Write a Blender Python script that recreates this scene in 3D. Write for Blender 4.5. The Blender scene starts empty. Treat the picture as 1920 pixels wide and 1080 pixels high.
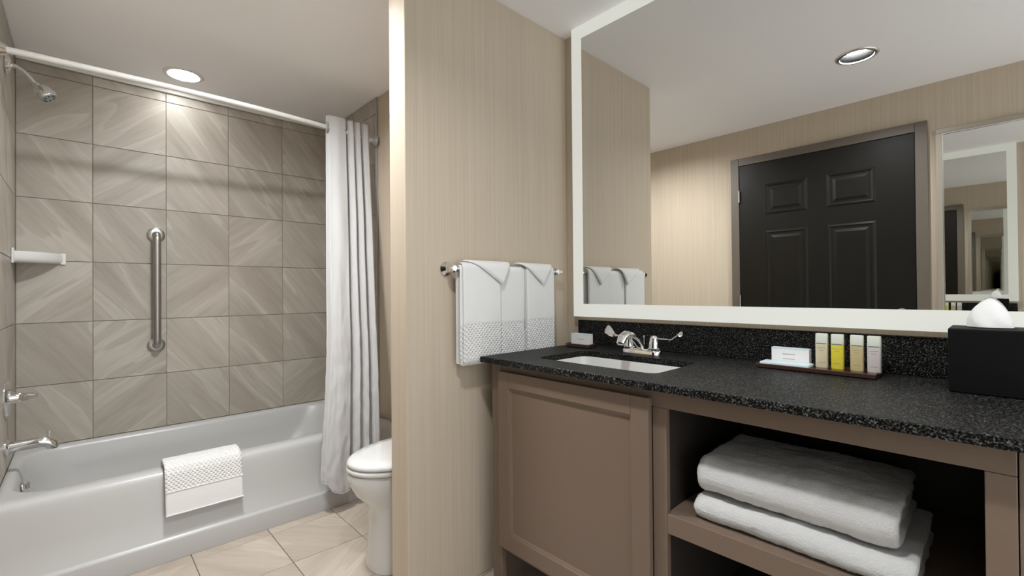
import bpy, bmesh, math, random
from mathutils import Vector, Matrix, noise
random.seed(7)
scene = bpy.context.scene
C = scene.collection

# ------------------------------------------------------------------ camera
YAW, PITCH, ROLL, CAM_H, F_PX = 43.2227, 0.425, 0.476, 1.1064, 857.7
def add_camera():
    y, p, r = (math.radians(a) for a in (YAW, PITCH, ROLL))
    F = Vector((math.sin(y)*math.cos(p), math.cos(y)*math.cos(p), math.sin(p)))
    R = Vector((math.cos(y), -math.sin(y), 0))
    U = R.cross(F)
    R2 = R*math.cos(r) - U*math.sin(r)
    U2 = U*math.cos(r) + R*math.sin(r)
    cd = bpy.data.cameras.new('camera')
    cd.sensor_width = 36.0
    cd.lens = F_PX/1920*36
    cd.clip_start = 0.02
    co = bpy.data.objects.new('camera', cd)
    C.objects.link(co)
    m = Matrix((R2, U2, -F)).transposed().to_4x4()
    m.translation = Vector((0, 0, CAM_H))
    co.matrix_world = m
    scene.camera = co
add_camera()

# ------------------------------------------------------------------ world, light levels, exposure
w = bpy.data.worlds.new('world'); scene.world = w; w.use_nodes = True
w.node_tree.nodes['Background'].inputs[0].default_value = (0.95, 0.98, 1.0, 1)
w.node_tree.nodes['Background'].inputs[1].default_value = 0.95
LAMP_ROOM, LAMP_TUB, LAMP_ADDED, FRAME_GLOW = 350.0, 31.0, 138.0, 0.29
LAMP_COL = (0.965, 0.985, 1.0)
scene.view_settings.view_transform = 'Standard'
scene.view_settings.look = 'None'
scene.view_settings.gamma = 1
scene.view_settings.use_curve_mapping = False
scene.view_settings.exposure = 0.92
cy = scene.cycles
cy.use_denoising = True
cy.max_bounces = 26; cy.diffuse_bounces = 8; cy.glossy_bounces = 24; cy.transmission_bounces = 4
cy.sample_clamp_indirect = 4.0
cy.blur_glossy = 1.0

# ------------------------------------------------------------------ measurements (metres; camera stands over the origin)
YB, H, XL, XE = 3.2348, 2.302, -0.235, 1.3172      # tub back wall, ceiling, tub left wall, tub end wall
X0, ZL, TP = 0.0406, 2.2008, 0.308                 # tile joints
YT, XP, PT, XM = 1.3999, 0.8148, 0.1118, 1.6783    # towel partition face, its end, thickness; mirror wall
XO = -0.354                                        # entry wall
YA = 2.36                                          # tub apron
XC, YC, HC, XB, HS = 1.0768, 1.3216, 0.8662, 1.656, 0.9737
XG, YMO, YMI, ZTO, ZBO, ZTI, ZBI = 1.6317, 1.3269, 1.2705, 2.2978, 0.9912, 2.2394, 1.0482
YRO, YRI = -0.112, -0.055                          # lit mirror's other side edge
YN = -0.95                                         # near end, left open so world light fills the room

# ------------------------------------------------------------------ materials
def new_mat(name):
    m = bpy.data.materials.new(name); m.use_nodes = True
    nt = m.node_tree
    return m, nt, nt.nodes['Principled BSDF']
def N(nt, t, **kw):
    n = nt.nodes.new(t)
    for k, v in kw.items():
        if k in n.inputs: n.inputs[k].default_value = v
        else: setattr(n, k, v)
    return n
def plain(name, col, rough=0.5, metal=0.0, coat=0.0, bump=None, var=0.0, sheen=0.0, spec=0.5):
    """bump = (scale, strength, distance); var = slight colour mottling"""
    m, nt, b = new_mat(name)
    b.inputs['Base Color'].default_value = (*col, 1)
    b.inputs['Roughness'].default_value = rough
    b.inputs['Metallic'].default_value = metal
    b.inputs['Coat Weight'].default_value = coat
    b.inputs['Specular IOR Level'].default_value = spec
    b.inputs['Sheen Weight'].default_value = sheen
    tc = N(nt, 'ShaderNodeTexCoord')
    ns = N(nt, 'ShaderNodeTexNoise', Scale=(bump[0] if bump else 6.0), Detail=4.0)
    nt.links.new(tc.outputs['Object'], ns.inputs['Vector'])
    if var:
        mx = N(nt, 'ShaderNodeMix', data_type='RGBA')
        mx.inputs['A'].default_value = (*[c*(1-var) for c in col], 1)
        mx.inputs['B'].default_value = (*[min(1, c*(1+var)) for c in col], 1)
        nt.links.new(ns.outputs['Fac'], mx.inputs['Factor'])
        nt.links.new(mx.outputs['Result'], b.inputs['Base Color'])
    if bump:
        bp = N(nt, 'ShaderNodeBump', Strength=bump[1], Distance=bump[2])
        nt.links.new(ns.outputs['Fac'], bp.inputs['Height'])
        nt.links.new(bp.outputs['Normal'], b.inputs['Normal'])
    return m
def emit(name, col, s):
    m, nt, b = new_mat(name)
    b.inputs['Base Color'].default_value = (*[c*0.25 for c in col], 1)
    b.inputs['Emission Color'].default_value = (*col, 1)
    b.inputs['Emission Strength'].default_value = s
    return m
def ramp(nt, stops, interp='LINEAR'):
    r = N(nt, 'ShaderNodeValToRGB'); cr = r.color_ramp; cr.interpolation = interp
    while len(cr.elements) < len(stops): cr.elements.new(0.5)
    for e, (p, c) in zip(cr.elements, stops):
        e.position = p; e.color = (*c, 1) if len(c) == 3 else c
    return r
def stone_tile(name, dark, mid, light, rough):
    """banded slate-look porcelain; each tile object gets its own cut of the pattern"""
    m, nt, b = new_mat(name)
    L = nt.links.new
    tc = N(nt, 'ShaderNodeTexCoord'); oi = N(nt, 'ShaderNodeObjectInfo')
    mul = N(nt, 'ShaderNodeMath', operation='MULTIPLY'); mul.inputs[1].default_value = 37.0
    L(oi.outputs['Random'], mul.inputs[0])
    mp = N(nt, 'ShaderNodeMapping'); mp.inputs['Rotation'].default_value = (0, 0, math.radians(52))
    mp.inputs['Scale'].default_value = (1.0, 1.0, 1.0)
    L(tc.outputs['Object'], mp.inputs['Vector'])
    st = N(nt, 'ShaderNodeVectorMath', operation='MULTIPLY'); st.inputs[1].default_value = (0.9, 5.0, 1.0)
    L(mp.outputs['Vector'], st.inputs[0])
    n1 = N(nt, 'ShaderNodeTexNoise', noise_dimensions='4D', Scale=1.1, Detail=3.0, Roughness=0.5, Distortion=0.35)
    L(st.outputs[0], n1.inputs['Vector']); L(mul.outputs[0], n1.inputs['W'])
    st2 = N(nt, 'ShaderNodeVectorMath', operation='MULTIPLY'); st2.inputs[1].default_value = (4, 46, 1)
    L(mp.outputs['Vector'], st2.inputs[0])
    n2 = N(nt, 'ShaderNodeTexNoise', noise_dimensions='4D', Scale=1.0, Detail=5.0, Roughness=0.62, Distortion=0.5)
    L(st2.outputs[0], n2.inputs['Vector']); L(mul.outputs[0], n2.inputs['W'])
    r1 = ramp(nt, [(0.33, dark), (0.46, mid), (0.515, mid), (0.522, light), (0.60, mid), (0.68, dark)])
    L(n1.outputs['Fac'], r1.inputs[0])
    r2 = ramp(nt, [(0.30, (0.88, 0.875, 0.87)), (0.52, (1.0, 1.0, 1.0)), (0.74, (1.07, 1.07, 1.07))])
    L(n2.outputs['Fac'], r2.inputs[0])
    mx = N(nt, 'ShaderNodeMix', data_type='RGBA', blend_type='MULTIPLY'); mx.inputs['Factor'].default_value = 1.0
    L(r1.outputs[0], mx.inputs['A']); L(r2.outputs[0], mx.inputs['B'])
    # tile-to-tile tone
    hv = N(nt, 'ShaderNodeHueSaturation'); mr = N(nt, 'ShaderNodeMapRange')
    mr.inputs['To Min'].default_value = 0.93; mr.inputs['To Max'].default_value = 1.06
    L(oi.outputs['Random'], mr.inputs['Value']); L(mr.outputs[0], hv.inputs['Value'])
    L(mx.outputs['Result'], hv.inputs['Color']); L(hv.outputs[0], b.inputs['Base Color'])
    b.inputs['Roughness'].default_value = rough
    bp = N(nt, 'ShaderNodeBump', Strength=0.25, Distance=0.002)
    L(n2.outputs['Fac'], bp.inputs['Height']); L(bp.outputs['Normal'], b.inputs['Normal'])
    return m
def wallpaper(name, a, c):
    m, nt, b = new_mat(name); L = nt.links.new
    tc = N(nt, 'ShaderNodeTexCoord')
    cols = []
    for s in ((260, 260, 1.6), (110, 110, 0.8)):
        v = N(nt, 'ShaderNodeVectorMath', operation='MULTIPLY'); v.inputs[1].default_value = s
        L(tc.outputs['Object'], v.inputs[0])
        n = N(nt, 'ShaderNodeTexNoise', Scale=1.0, Detail=3.0, Roughness=0.6); L(v.outputs[0], n.inputs['Vector'])
        cols.append(n)
    ad = N(nt, 'ShaderNodeMath', operation='ADD'); L(cols[0].outputs['Fac'], ad.inputs[0]); L(cols[1].outputs['Fac'], ad.inputs[1])
    hf = N(nt, 'ShaderNodeMath', operation='MULTIPLY'); hf.inputs[1].default_value = 0.5; L(ad.outputs[0], hf.inputs[0])
    r = ramp(nt, [(0.34, a), (0.66, c)]); L(hf.outputs[0], r.inputs[0])
    L(r.outputs[0], b.inputs['Base Color'])
    b.inputs['Roughness'].default_value = 0.75
    bp = N(nt, 'ShaderNodeBump', Strength=0.15, Distance=0.001); L(cols[0].outputs['Fac'], bp.inputs['Height']); L(bp.outputs['Normal'], b.inputs['Normal'])
    return m
def granite(name):
    m, nt, b = new_mat(name); L = nt.links.new
    tc = N(nt, 'ShaderNodeTexCoord')
    n = N(nt, 'ShaderNodeTexNoise', Scale=330.0, Detail=3.0, Roughness=0.7); L(tc.outputs['Object'], n.inputs['Vector'])
    v = N(nt, 'ShaderNodeTexVoronoi', Scale=260.0); L(tc.outputs['Object'], v.inputs['Vector'])
    r = ramp(nt, [(0.40, (0.002, 0.002, 0.002)), (0.50, (0.007, 0.007, 0.0066)), (0.57, (0.029, 0.029, 0.0275)), (0.68, (0.12, 0.12, 0.114))])
    mx = N(nt, 'ShaderNodeMix', data_type='FLOAT'); mx.inputs['Factor'].default_value = 0.35
    L(n.outputs['Fac'], mx.inputs['A']); L(v.outputs['Distance'], mx.inputs['B'])
    L(mx.outputs['Result'], r.inputs[0]); L(r.outputs[0], b.inputs['Base Color'])
    b.inputs['Roughness'].default_value = 0.45; b.inputs['IOR'].default_value = 1.16
    return m
def cloth(name, col, weave=False, pile=0.0006):
    """terry cloth; weave=True adds the raised diamond weave, laid out in UV metres"""
    m, nt, b = new_mat(name); L = nt.links.new
    b.inputs['Base Color'].default_value = (*col, 1); b.inputs['Roughness'].default_value = 0.95
    b.inputs['Sheen Weight'].default_value = 0.15
    tc = N(nt, 'ShaderNodeTexCoord')
    n = N(nt, 'ShaderNodeTexNoise', Scale=(420.0 if pile < 0.001 else 260.0), Detail=4.0, Roughness=0.7); L(tc.outputs['Object'], n.inputs['Vector'])
    bp = N(nt, 'ShaderNodeBump', Strength=0.8, Distance=pile); L(n.outputs['Fac'], bp.inputs['Height'])
    out = bp
    if weave:
        mp = N(nt, 'ShaderNodeMapping'); mp.inputs['Rotation'].default_value = (0, 0, math.radians(45)); mp.inputs['Scale'].default_value = (1, 1, 1)
        L(tc.outputs['UV'], mp.inputs['Vector'])
        sx = N(nt, 'ShaderNodeSeparateXYZ'); L(mp.outputs[0], sx.inputs[0])
        sn = []
        for ax in ('X', 'Y'):
            q = N(nt, 'ShaderNodeMath', operation='MULTIPLY'); q.inputs[1].default_value = 2*math.pi/0.0118; L(sx.outputs[ax], q.inputs[0])
            s = N(nt, 'ShaderNodeMath', operation='SINE'); L(q.outputs[0], s.inputs[0]); sn.append(s)
        pr = N(nt, 'ShaderNodeMath', operation='MAXIMUM'); L(sn[0].outputs[0], pr.inputs[0]); L(sn[1].outputs[0], pr.inputs[1])
        b2 = N(nt, 'ShaderNodeBump', Strength=0.7, Distance=0.0026); L(pr.outputs[0], b2.inputs['Height']); L(bp.outputs['Normal'], b2.inputs['Normal'])
        out = b2
    L(out.outputs['Normal'], b.inputs['Normal'])
    return m

M = {}
M['tile'] = stone_tile('wall_tile_stone', (0.331, 0.293, 0.247), (0.385, 0.347, 0.296), (0.456, 0.418, 0.364), 0.38)
M['ftile'] = stone_tile('floor_tile_stone', (0.392, 0.335, 0.278), (0.444, 0.383, 0.322), (0.505, 0.444, 0.378), 0.42)
M['grout'] = plain('wall_grout', (0.30, 0.26, 0.215), 0.9, bump=(300, 0.3, 0.0005))
M['fgrout'] = plain('floor_grout', (0.17, 0.135, 0.105), 0.9, bump=(300, 0.3, 0.0005))
M['paper'] = wallpaper('striped_wallpaper', (0.470, 0.395, 0.303), (0.564, 0.479, 0.376))
M['ceiling'] = plain('ceiling_paint', (0.92, 0.92, 0.93), 0.85, bump=(220, 0.1, 0.0004))
M['enamel'] = plain('white_enamel', (0.465, 0.463, 0.452), 0.30, bump=(3, 0.02, 0.001))
M['china'] = plain('white_vitreous_china', (0.670, 0.670, 0.658), 0.10, coat=0.4, bump=(3, 0.02, 0.0005))
M['chrome'] = plain('polished_chrome', (0.78, 0.78, 0.78), 0.07, 1.0, bump=(40, 0.01, 0.0002))
M['steel'] = plain('brushed_steel', (0.42, 0.41, 0.39), 0.34, 1.0, bump=(260, 0.08, 0.0003))
M['rubber'] = plain('dark_rubber', (0.03, 0.03, 0.03), 0.6, bump=(100, 0.1, 0.0003))
M['granite'] = granite('black_granite')
M['cab'] = plain('taupe_cabinet_paint', (0.166, 0.119, 0.088), 0.42, bump=(60, 0.03, 0.0004), var=0.04)
M['cabin'] = plain('dark_cabinet_interior', (0.030, 0.024, 0.020), 0.6, bump=(60, 0.03, 0.0004))  # dark brown, with the unlit cabinet's shade put into the colour
M['door'] = plain('espresso_door_paint', (0.009, 0.008, 0.006), 0.40, spec=0.25, bump=(60, 0.05, 0.0004), var=0.06)
M['casing'] = plain('taupe_casing_paint', (0.117, 0.097, 0.076), 0.45, bump=(60, 0.03, 0.0004), var=0.04)
M['mframe'] = plain('champagne_frame', (0.36, 0.325, 0.27), 0.4, 0.3, bump=(90, 0.03, 0.0003))
M['silver'] = plain('silver_bead', (0.75, 0.74, 0.70), 0.25, 0.9, bump=(90, 0.03, 0.0003))
M['mirror'] = plain('mirror_glass', (0.80, 0.80, 0.78), 0.0, 1.0)
M['glow'] = emit('lit_acrylic', (0.99, 1.0, 0.92), FRAME_GLOW)
M['mback'] = plain('mirror_backing', (0.55, 0.54, 0.5), 0.6, bump=(80, 0.05, 0.0004))
M['trimwhite'] = plain('lamp_trim_white', (0.75, 0.74, 0.70), 0.4, bump=(80, 0.03, 0.0003))
M['reflector'] = plain('lamp_baffle', (0.004, 0.004, 0.004), 0.6, 0.0, spec=0.03, bump=(80, 0.03, 0.0003))
M['towel'] = cloth('white_terry', (0.739, 0.739, 0.726))
M['weave'] = cloth('white_terry_weave', (0.756, 0.756, 0.742), True)
M['pile'] = cloth('deep_pile_terry', (0.640, 0.640, 0.632), False, 0.006)
M['curtain'] = plain('white_curtain_cloth', (0.536, 0.536, 0.540), 0.8, bump=(30, 0.35, 0.004))
M['greyplastic'] = plain('grey_plastic', (0.33, 0.34, 0.34), 0.4, bump=(80, 0.03, 0.0003))
M['black'] = plain('black_leatherette', (0.004, 0.004, 0.0045), 0.55, spec=0.12, bump=(180, 0.1, 0.0006))
M['tissue'] = plain('white_tissue', (0.82, 0.82, 0.815), 0.95, bump=(60, 0.4, 0.003))
M['brown'] = plain('dark_brown_lacquer', (0.045, 0.020, 0.015), 0.25, coat=0.3, bump=(60, 0.03, 0.0003))
M['card'] = plain('white_card', (0.80, 0.79, 0.78), 0.6, bump=(120, 0.05, 0.0003))
M['bluecard'] = plain('pale_blue_card', (0.62, 0.74, 0.78), 0.45, bump=(120, 0.05, 0.0003))
M['teal'] = plain('teal_print', (0.13, 0.22, 0.22), 0.5, bump=(120, 0.02, 0.0003))
M['ink'] = plain('grey_print', (0.33, 0.28, 0.25), 0.6, bump=(120, 0.02, 0.0003))
M['cap'] = plain('frosted_cap', (0.66, 0.68, 0.60), 0.4, bump=(120, 0.03, 0.0003))
M['cream'] = plain('cream_bottle', (0.72, 0.65, 0.45), 0.3, coat=0.3, bump=(120, 0.02, 0.0003))
M['yellow'] = plain('yellow_bottle', (0.78, 0.68, 0.06), 0.3, coat=0.3, bump=(120, 0.02, 0.0003))
M['honey'] = plain('honey_bottle', (0.62, 0.52, 0.27), 0.3, coat=0.3, bump=(120, 0.02, 0.0003))
M['clear'] = plain('milky_clear_bottle', (0.66, 0.61, 0.58), 0.3, coat=0.3, bump=(120, 0.02, 0.0003))

# ------------------------------------------------------------------ mesh helpers
class MB:
    def __init__(s): s.v, s.f, s.uv = [], [], {}
    def add(s, vs, fs):
        o = len(s.v); s.v += [tuple(p) for p in vs]; s.f += [tuple(i+o for i in f) for f in fs]; return s
    def box(s, x0, x1, y0, y1, z0, z1):
        return s.add([(x0,y0,z0),(x1,y0,z0),(x1,y1,z0),(x0,y1,z0),(x0,y0,z1),(x1,y0,z1),(x1,y1,z1),(x0,y1,z1)],
                     [(0,3,2,1),(4,5,6,7),(0,1,5,4),(1,2,6,5),(2,3,7,6),(3,0,4,7)])
    def rings(s, rings, cap0=True, cap1=True):
        n = len(rings[0]); vs = [p for r in rings for p in r]; fs = []
        for i in range(len(rings)-1):
            for j in range(n):
                k = (j+1) % n
                fs.append((i*n+j, i*n+k, (i+1)*n+k, (i+1)*n+j))
        if cap0: fs.append(tuple(range(n-1, -1, -1)))
        if cap1: fs.append(tuple((len(rings)-1)*n+j for j in range(n)))
        return s.add(vs, fs)
    def tube(s, path, r, n=14, flat=None):
        """round tube along points; r a number or list; flat=(scale_side, scale_up) squashes the section"""
        P = [Vector(p) for p in path]; rs = r if isinstance(r, (list, tuple)) else [r]*len(P)
        rings = []; a = None
        for i, p in enumerate(P):
            t = (P[min(i+1, len(P)-1)] - P[max(i-1, 0)]).normalized()
            if a is None:
                a = t.cross(Vector((0, 0, 1)))
                if a.length < 1e-3: a = t.cross(Vector((0, 1, 0)))
            a = (a - t*a.dot(t)).normalized(); b = a.cross(t).normalized()
            fa, fb = flat if flat else (1, 1)
            rings.append([p + a*(fa*rs[i]*math.cos(2*math.pi*k/n)) + b*(fb*rs[i]*math.sin(2*math.pi*k/n)) for k in range(n)])
        return s.rings(rings)
    def lathe(s, prof, center=(0,0,0), axis=(0,0,1), n=28, cap0=True, cap1=True):
        ax = Vector(axis).normalized(); c = Vector(center)
        a = ax.cross(Vector((0, 1, 0)));
        if a.length < 1e-3: a = ax.cross(Vector((1, 0, 0)))
        a.normalize(); b = ax.cross(a).normalized()
        return s.rings([[c + ax*h + a*(r*math.cos(2*math.pi*k/n)) + b*(r*math.sin(2*math.pi*k/n)) for k in range(n)] for r, h in prof], cap0, cap1)
    def prism(s, poly, z0, z1, f=lambda x, y, z: (x, y, z)):
        return s.rings([[f(x, y, z0) for x, y in poly], [f(x, y, z1) for x, y in poly]])
    def grid(s, fn, nu, nv, uvfn=None):
        o = len(s.v)
        for i in range(nu+1):
            for j in range(nv+1):
                s.v.append(tuple(fn(i/nu, j/nv)))
                if uvfn: s.uv[len(s.v)-1] = uvfn(i/nu, j/nv)
        for i in range(nu):
            for j in range(nv):
                a = o+i*(nv+1)+j
                s.f.append((a, a+nv+1, a+nv+2, a+1))
        return s
    def build(s, name, mat, parent=None, smooth=False, bevel=0, seg=2, solid=0, subd=0, angle=35):
        me = bpy.data.meshes.new(name); me.from_pydata(s.v, [], s.f); me.validate()
        bm = bmesh.new(); bm.from_mesh(me); bmesh.ops.recalc_face_normals(bm, faces=bm.faces)
        if bevel:
            es = [e for e in bm.edges if len(e.link_faces) == 2 and e.calc_face_angle(0) > math.radians(28)]
            bmesh.ops.bevel(bm, geom=es, offset=bevel, segments=seg, profile=0.5, affect='EDGES', clamp_overlap=True)
        if s.uv:
            lay = bm.loops.layers.uv.new('UVMap')
            bm.verts.ensure_lookup_table()
            for f in bm.faces:
                for l in f.loops: l[lay].uv = s.uv.get(l.vert.index, (0, 0))
        bm.to_mesh(me); bm.free()
        o = bpy.data.objects.new(name, me); C.objects.link(o)
        me.materials.append(mat)
        if smooth:
            me.polygons.foreach_set('use_smooth', [True]*len(me.polygons))
            me.set_sharp_from_angle(angle=math.radians(angle))
        if solid:
            md = o.modifiers.new('thickness', 'SOLIDIFY'); md.thickness = abs(solid); md.offset = 0 if solid > 0 else -1
        if subd:
            md = o.modifiers.new('smooth', 'SUBSURF'); md.levels = md.render_levels = subd
        if parent:
            o.parent = parent; o.matrix_parent_inverse = Matrix.Translation(-parent.location) if parent.location.length else Matrix()
        return o
def tag(o, label, cat, group=None):
    o['label'] = label; o['category'] = cat
    if group: o['group'] = group
    return o
def thing(name, label, cat, loc=(0,0,0), group=None):
    o = bpy.data.objects.new(name, None); C.objects.link(o); o.location = loc
    o.empty_display_size = 0.05
    return tag(o, label, cat, group)
def struct(o, label, cat):
    o['kind'] = 'structure'; o['label'] = label; o['category'] = cat; return o
def rrect(x0, x1, y0, y1, r, n=6):
    pts = []
    for cx, cy_, a0 in ((x1-r, y1-r, 0), (x0+r, y1-r, 90), (x0+r, y0+r, 180), (x1-r, y0+r, 270)):
        for k in range(n+1):
            a = math.radians(a0+90*k/n); pts.append((cx+r*math.cos(a), cy_+r*math.sin(a)))
    return pts
def sm(a, b, t):
    t = max(0, min(1, (t-a)/(b-a))); return t*t*(3-2*t)
def nz(x, y, z=0): return noise.noise(Vector((x, y, z)))

# ------------------------------------------------------------------ room shell
floor = struct(MB().box(XO-0.1, XM+0.1, YN-0.1, YB+0.1, -0.06, -0.004).build('floor', M['fgrout']), 'beige stone-look tiled bathroom floor', 'floor')
wall_back = struct(MB().box(XL-0.1, XE+0.1, YB+0.004, YB+0.12, 0, H).build('wall_back', M['grout']), 'tiled long wall behind the bathtub', 'wall')
wall_left = struct(MB().box(XL-0.12, XL-0.004, 2.40, YB+0.004, 0, H).build('wall_left', M['grout']), 'tiled short wall carrying the shower fittings', 'wall')
wall_end = struct(MB().box(XE+0.004, XM, 2.42, YB+0.004, 0, H).build('wall_end', M['paper']), 'short wall at the curtained end of the bathtub', 'wall')
wall_right = struct(MB().box(XM, XM+0.1, YN, 2.42, 0, H).build('wall_right', M['paper']), 'striped beige wallpapered wall behind the vanity', 'wall')
wall_div = struct(MB().box(XP, XM, YT, YT+PT, 0, H).build('wall_divider', M['paper'], bevel=0.004), 'striped beige partition wall between toilet and vanity', 'wall')
wall_entry = struct(MB().box(XO-0.1, XO, YN, 2.40, 0, H).build('wall_entry', M['paper']), 'striped beige wall with the dark panelled door', 'wall')

LAMPS = [('room', 0.36, 0.487), ('tub', 0.405, 3.03)]
def build_ceiling():
    hs = 0.10; m = MB()
    ys = sorted([YN-0.1, YB+0.1] + [y+s*hs for _, _, y in LAMPS for s in (-1, 1)])
    for i in range(len(ys)-1):
        y0, y1 = ys[i], ys[i+1]
        lamp = next((l for l in LAMPS if abs((y0+y1)/2-l[2]) < 0.01), None)
        if not lamp:
            m.add([(XO-0.1,y0,H),(XM+0.1,y0,H),(XM+0.1,y1,H),(XO-0.1,y1,H)], [(0,3,2,1)]); continue
        x = lamp[1]
        for a, b_ in ((XO-0.1, x-hs), (x+hs, XM+0.1)):
            m.add([(a,y0,H),(b_,y0,H),(b_,y1,H),(a,y1,H)], [(0,3,2,1)])
        n = 32; sq = []; ci = []
        for k in range(n):
            a = 2*math.pi*(k+0.5)/n; c, s_ = math.cos(a), math.sin(a); q = max(abs(c), abs(s_))
            sq.append((x+hs*c/q, lamp[2]+hs*s_/q, H)); ci.append((x+0.076*c, lamp[2]+0.076*s_, H))
        # square corners
        cs = [(x+sx*hs, lamp[2]+sy*hs, H) for sx, sy in ((1,1),(-1,1),(-1,-1),(1,-1))]
        m.add(sq+ci, [(k, (k+1) % n, n+(k+1) % n, n+k) for k in range(n)])
        for c in cs:
            near = sorted(range(n), key=lambda k: (Vector(sq[k])-Vector(c)).length)[:2]
            m.add([sq[near[0]], sq[near[1]], c], [(0, 1, 2)])
    o = m.build('ceiling', M['ceiling'])
    slab = MB().box(XO-0.1, XM+0.1, YN-0.1, YB+0.1, H+0.12, H+0.16).build('roof_deck', M['ceiling'], o)
    return struct(o, 'plain off-white painted ceiling', 'ceiling')
ceiling = build_ceiling()

# tiles ------------------------------------------------------------
TILE_MESH = {}
def tile_mesh(wd, ht, mat, th):
    key = (round(wd, 4), round(ht, 4), mat.name)
    if key in TILE_MESH: return TILE_MESH[key]
    a, b, c = wd/2, ht/2, 0.0012
    vs = [(sx*a, sy*b, -th) for sx, sy in ((-1,-1),(1,-1),(1,1),(-1,1))]
    vs += [(sx*a, sy*b, -c) for sx, sy in ((-1,-1),(1,-1),(1,1),(-1,1))]
    vs += [(sx*(a-c), sy*(b-c), 0) for sx, sy in ((-1,-1),(1,-1),(1,1),(-1,1))]
    fs = [(8,9,10,11)]
    for k in range(4):
        j = (k+1) % 4; fs += [(k, j, 4+j, 4+k), (4+k, 4+j, 8+j, 8+k)]
    me = bpy.data.meshes.new('tile'); me.from_pydata(vs, [], fs); me.materials.append(mat)
    TILE_MESH[key] = me; return me
def lay_tiles(parent, us, vs, place, mat, name, gap=0.003, th=0.008, turn=0.12, skip=None):
    """us, vs: joint positions; place(u,v) -> (location, x axis, y axis, normal)"""
    for i in range(len(us)-1):
        for j in range(len(vs)-1):
            wd, ht = us[i+1]-us[i]-gap, vs[j+1]-vs[j]-gap
            if wd < 0.006 or ht < 0.006: continue
            cu, cv = (us[i]+us[i+1])/2, (vs[j]+vs[j+1])/2
            if skip and skip(cu, cv): continue
            loc, ax, ay, az = place(cu, cv)
            k = random.choice([0, 2]) if random.random() > turn else random.choice([1, 3])
            if k % 2: me = tile_mesh(ht, wd, mat, th)
            else: me = tile_mesh(wd, ht, mat, th)
            o = bpy.data.objects.new(name, me); C.objects.link(o)
            m = Matrix((ax, ay, az)).transposed().to_4x4() @ Matrix.Rotation(k*math.pi/2, 4, 'Z')
            m.translation = loc
            o.parent = parent; o.matrix_local = m
V = Vector
RIMZ = 0.362
rows = [RIMZ] + [ZL-TP*k for k in range(5, -1, -1)] + [H]
rows_back = rows[:-1] + [2.250]
lay_tiles(wall_back, [XL+0.001]+[X0+TP*k for k in range(5)]+[XE-0.001], rows_back,
          lambda u, v: (V((u, YB, v)), V((1,0,0)), V((0,0,1)), V((0,-1,0))), M['tile'], 'wall_tile')
ycols = [2.41, YB-2*TP, YB-TP, YB-0.001]
lay_tiles(wall_left, ycols, rows, lambda u, v: (V((XL, u, v)), V((0,1,0)), V((0,0,1)), V((1,0,0))), M['tile'], 'wall_tile')
lay_tiles(wall_end, [2.60, YB-2*TP, YB-TP, YB-0.001], rows, lambda u, v: (V((XE-0.006, u, v)), V((0,-1,0)), V((0,0,1)), V((-1,0,0))), M['tile'], 'wall_tile', th=0.0075)
fx = [XO]+[0.336+0.2965*k for k in range(-2, 5)]+[XM]
fy = [YN]+[1.997+0.303*k for k in range(-9, 2)]+[YA+0.03]
lay_tiles(floor, fx, fy, lambda u, v: (V((u, v, 0)), V((1,0,0)), V((0,1,0)), V((0,0,1))), M['ftile'], 'floor_tile', turn=0.35,
          skip=lambda u, v: u > XP and YT+0.0 < v < YT+PT-0.0)
tr0 = MB().box(XL+0.001, XE-0.008, YB-0.014, YB+0.0035, 2.252, H-0.0005).build('trim_2', M['trimwhite'], wall_back, bevel=0.004)
tr = MB().box(XE-0.0065, XE+0.003, 2.592, 2.599, RIMZ, H-0.001).build('trim_1', M['greyplastic'], wall_end)

# ------------------------------------------------------------------ ceiling lamps
def downlight(key, x, y, flush, label, strength):
    t = thing('recessed_ceiling_light', label, 'ceiling light', (x, y, H))
    MB().lathe([(0.072, -0.001), (0.074, -0.006), (0.086, -0.005), (0.092, -0.0005)], (x, y, H), cap0=False, cap1=False, n=40).build('trim_ring', M['trimwhite'] if flush else M['silver'], t, smooth=True, solid=0.0015)
    hz = 0.010 if flush else 0.034
    r = 0.064 if flush else 0.056
    MB().lathe([(0.0735, -0.003), (r+0.001, hz+0.002), (r+0.001, 0.075)], (x, y, H), cap0=False, cap1=True, n=40).build('reflector', M['trimwhite'] if flush else M['reflector'], t, smooth=True, solid=0.001)
    MB().lathe([(r, hz+0.001), (r, hz)], (x, y, H), n=40).build('lens', emit('lamp_lens_'+key, LAMP_COL, strength), t)
    return t
downlight('room', *LAMPS[0][1:], False, 'recessed ceiling downlight between the vanity and the entry door', LAMP_ROOM)
downlight('tub', *LAMPS[1][1:], True, 'round flush ceiling light over the bathtub', LAMP_TUB)
def added_disc(x, y, strength):  # added out of view to even out the room's brightness
    t = thing('disc_ceiling_light', 'wide flat disc ceiling light in front of the toilet', 'ceiling light', (x, y, H))
    MB().lathe([(0.120, -0.0005), (0.130, -0.001), (0.132, -0.032), (0.128, -0.040), (0.1205, -0.040), (0.1205, -0.012)], (x, y, H), cap0=False, cap1=False, n=48).build('trim_ring', M['trimwhite'], t, smooth=True, solid=0.001)
    MB().lathe([(0.119, -0.001), (0.119, -0.010)], (x, y, H), n=48).build('lens', emit('lamp_lens_disc', LAMP_COL, strength), t)
added_disc(0.44, 1.82, LAMP_ADDED)

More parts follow.
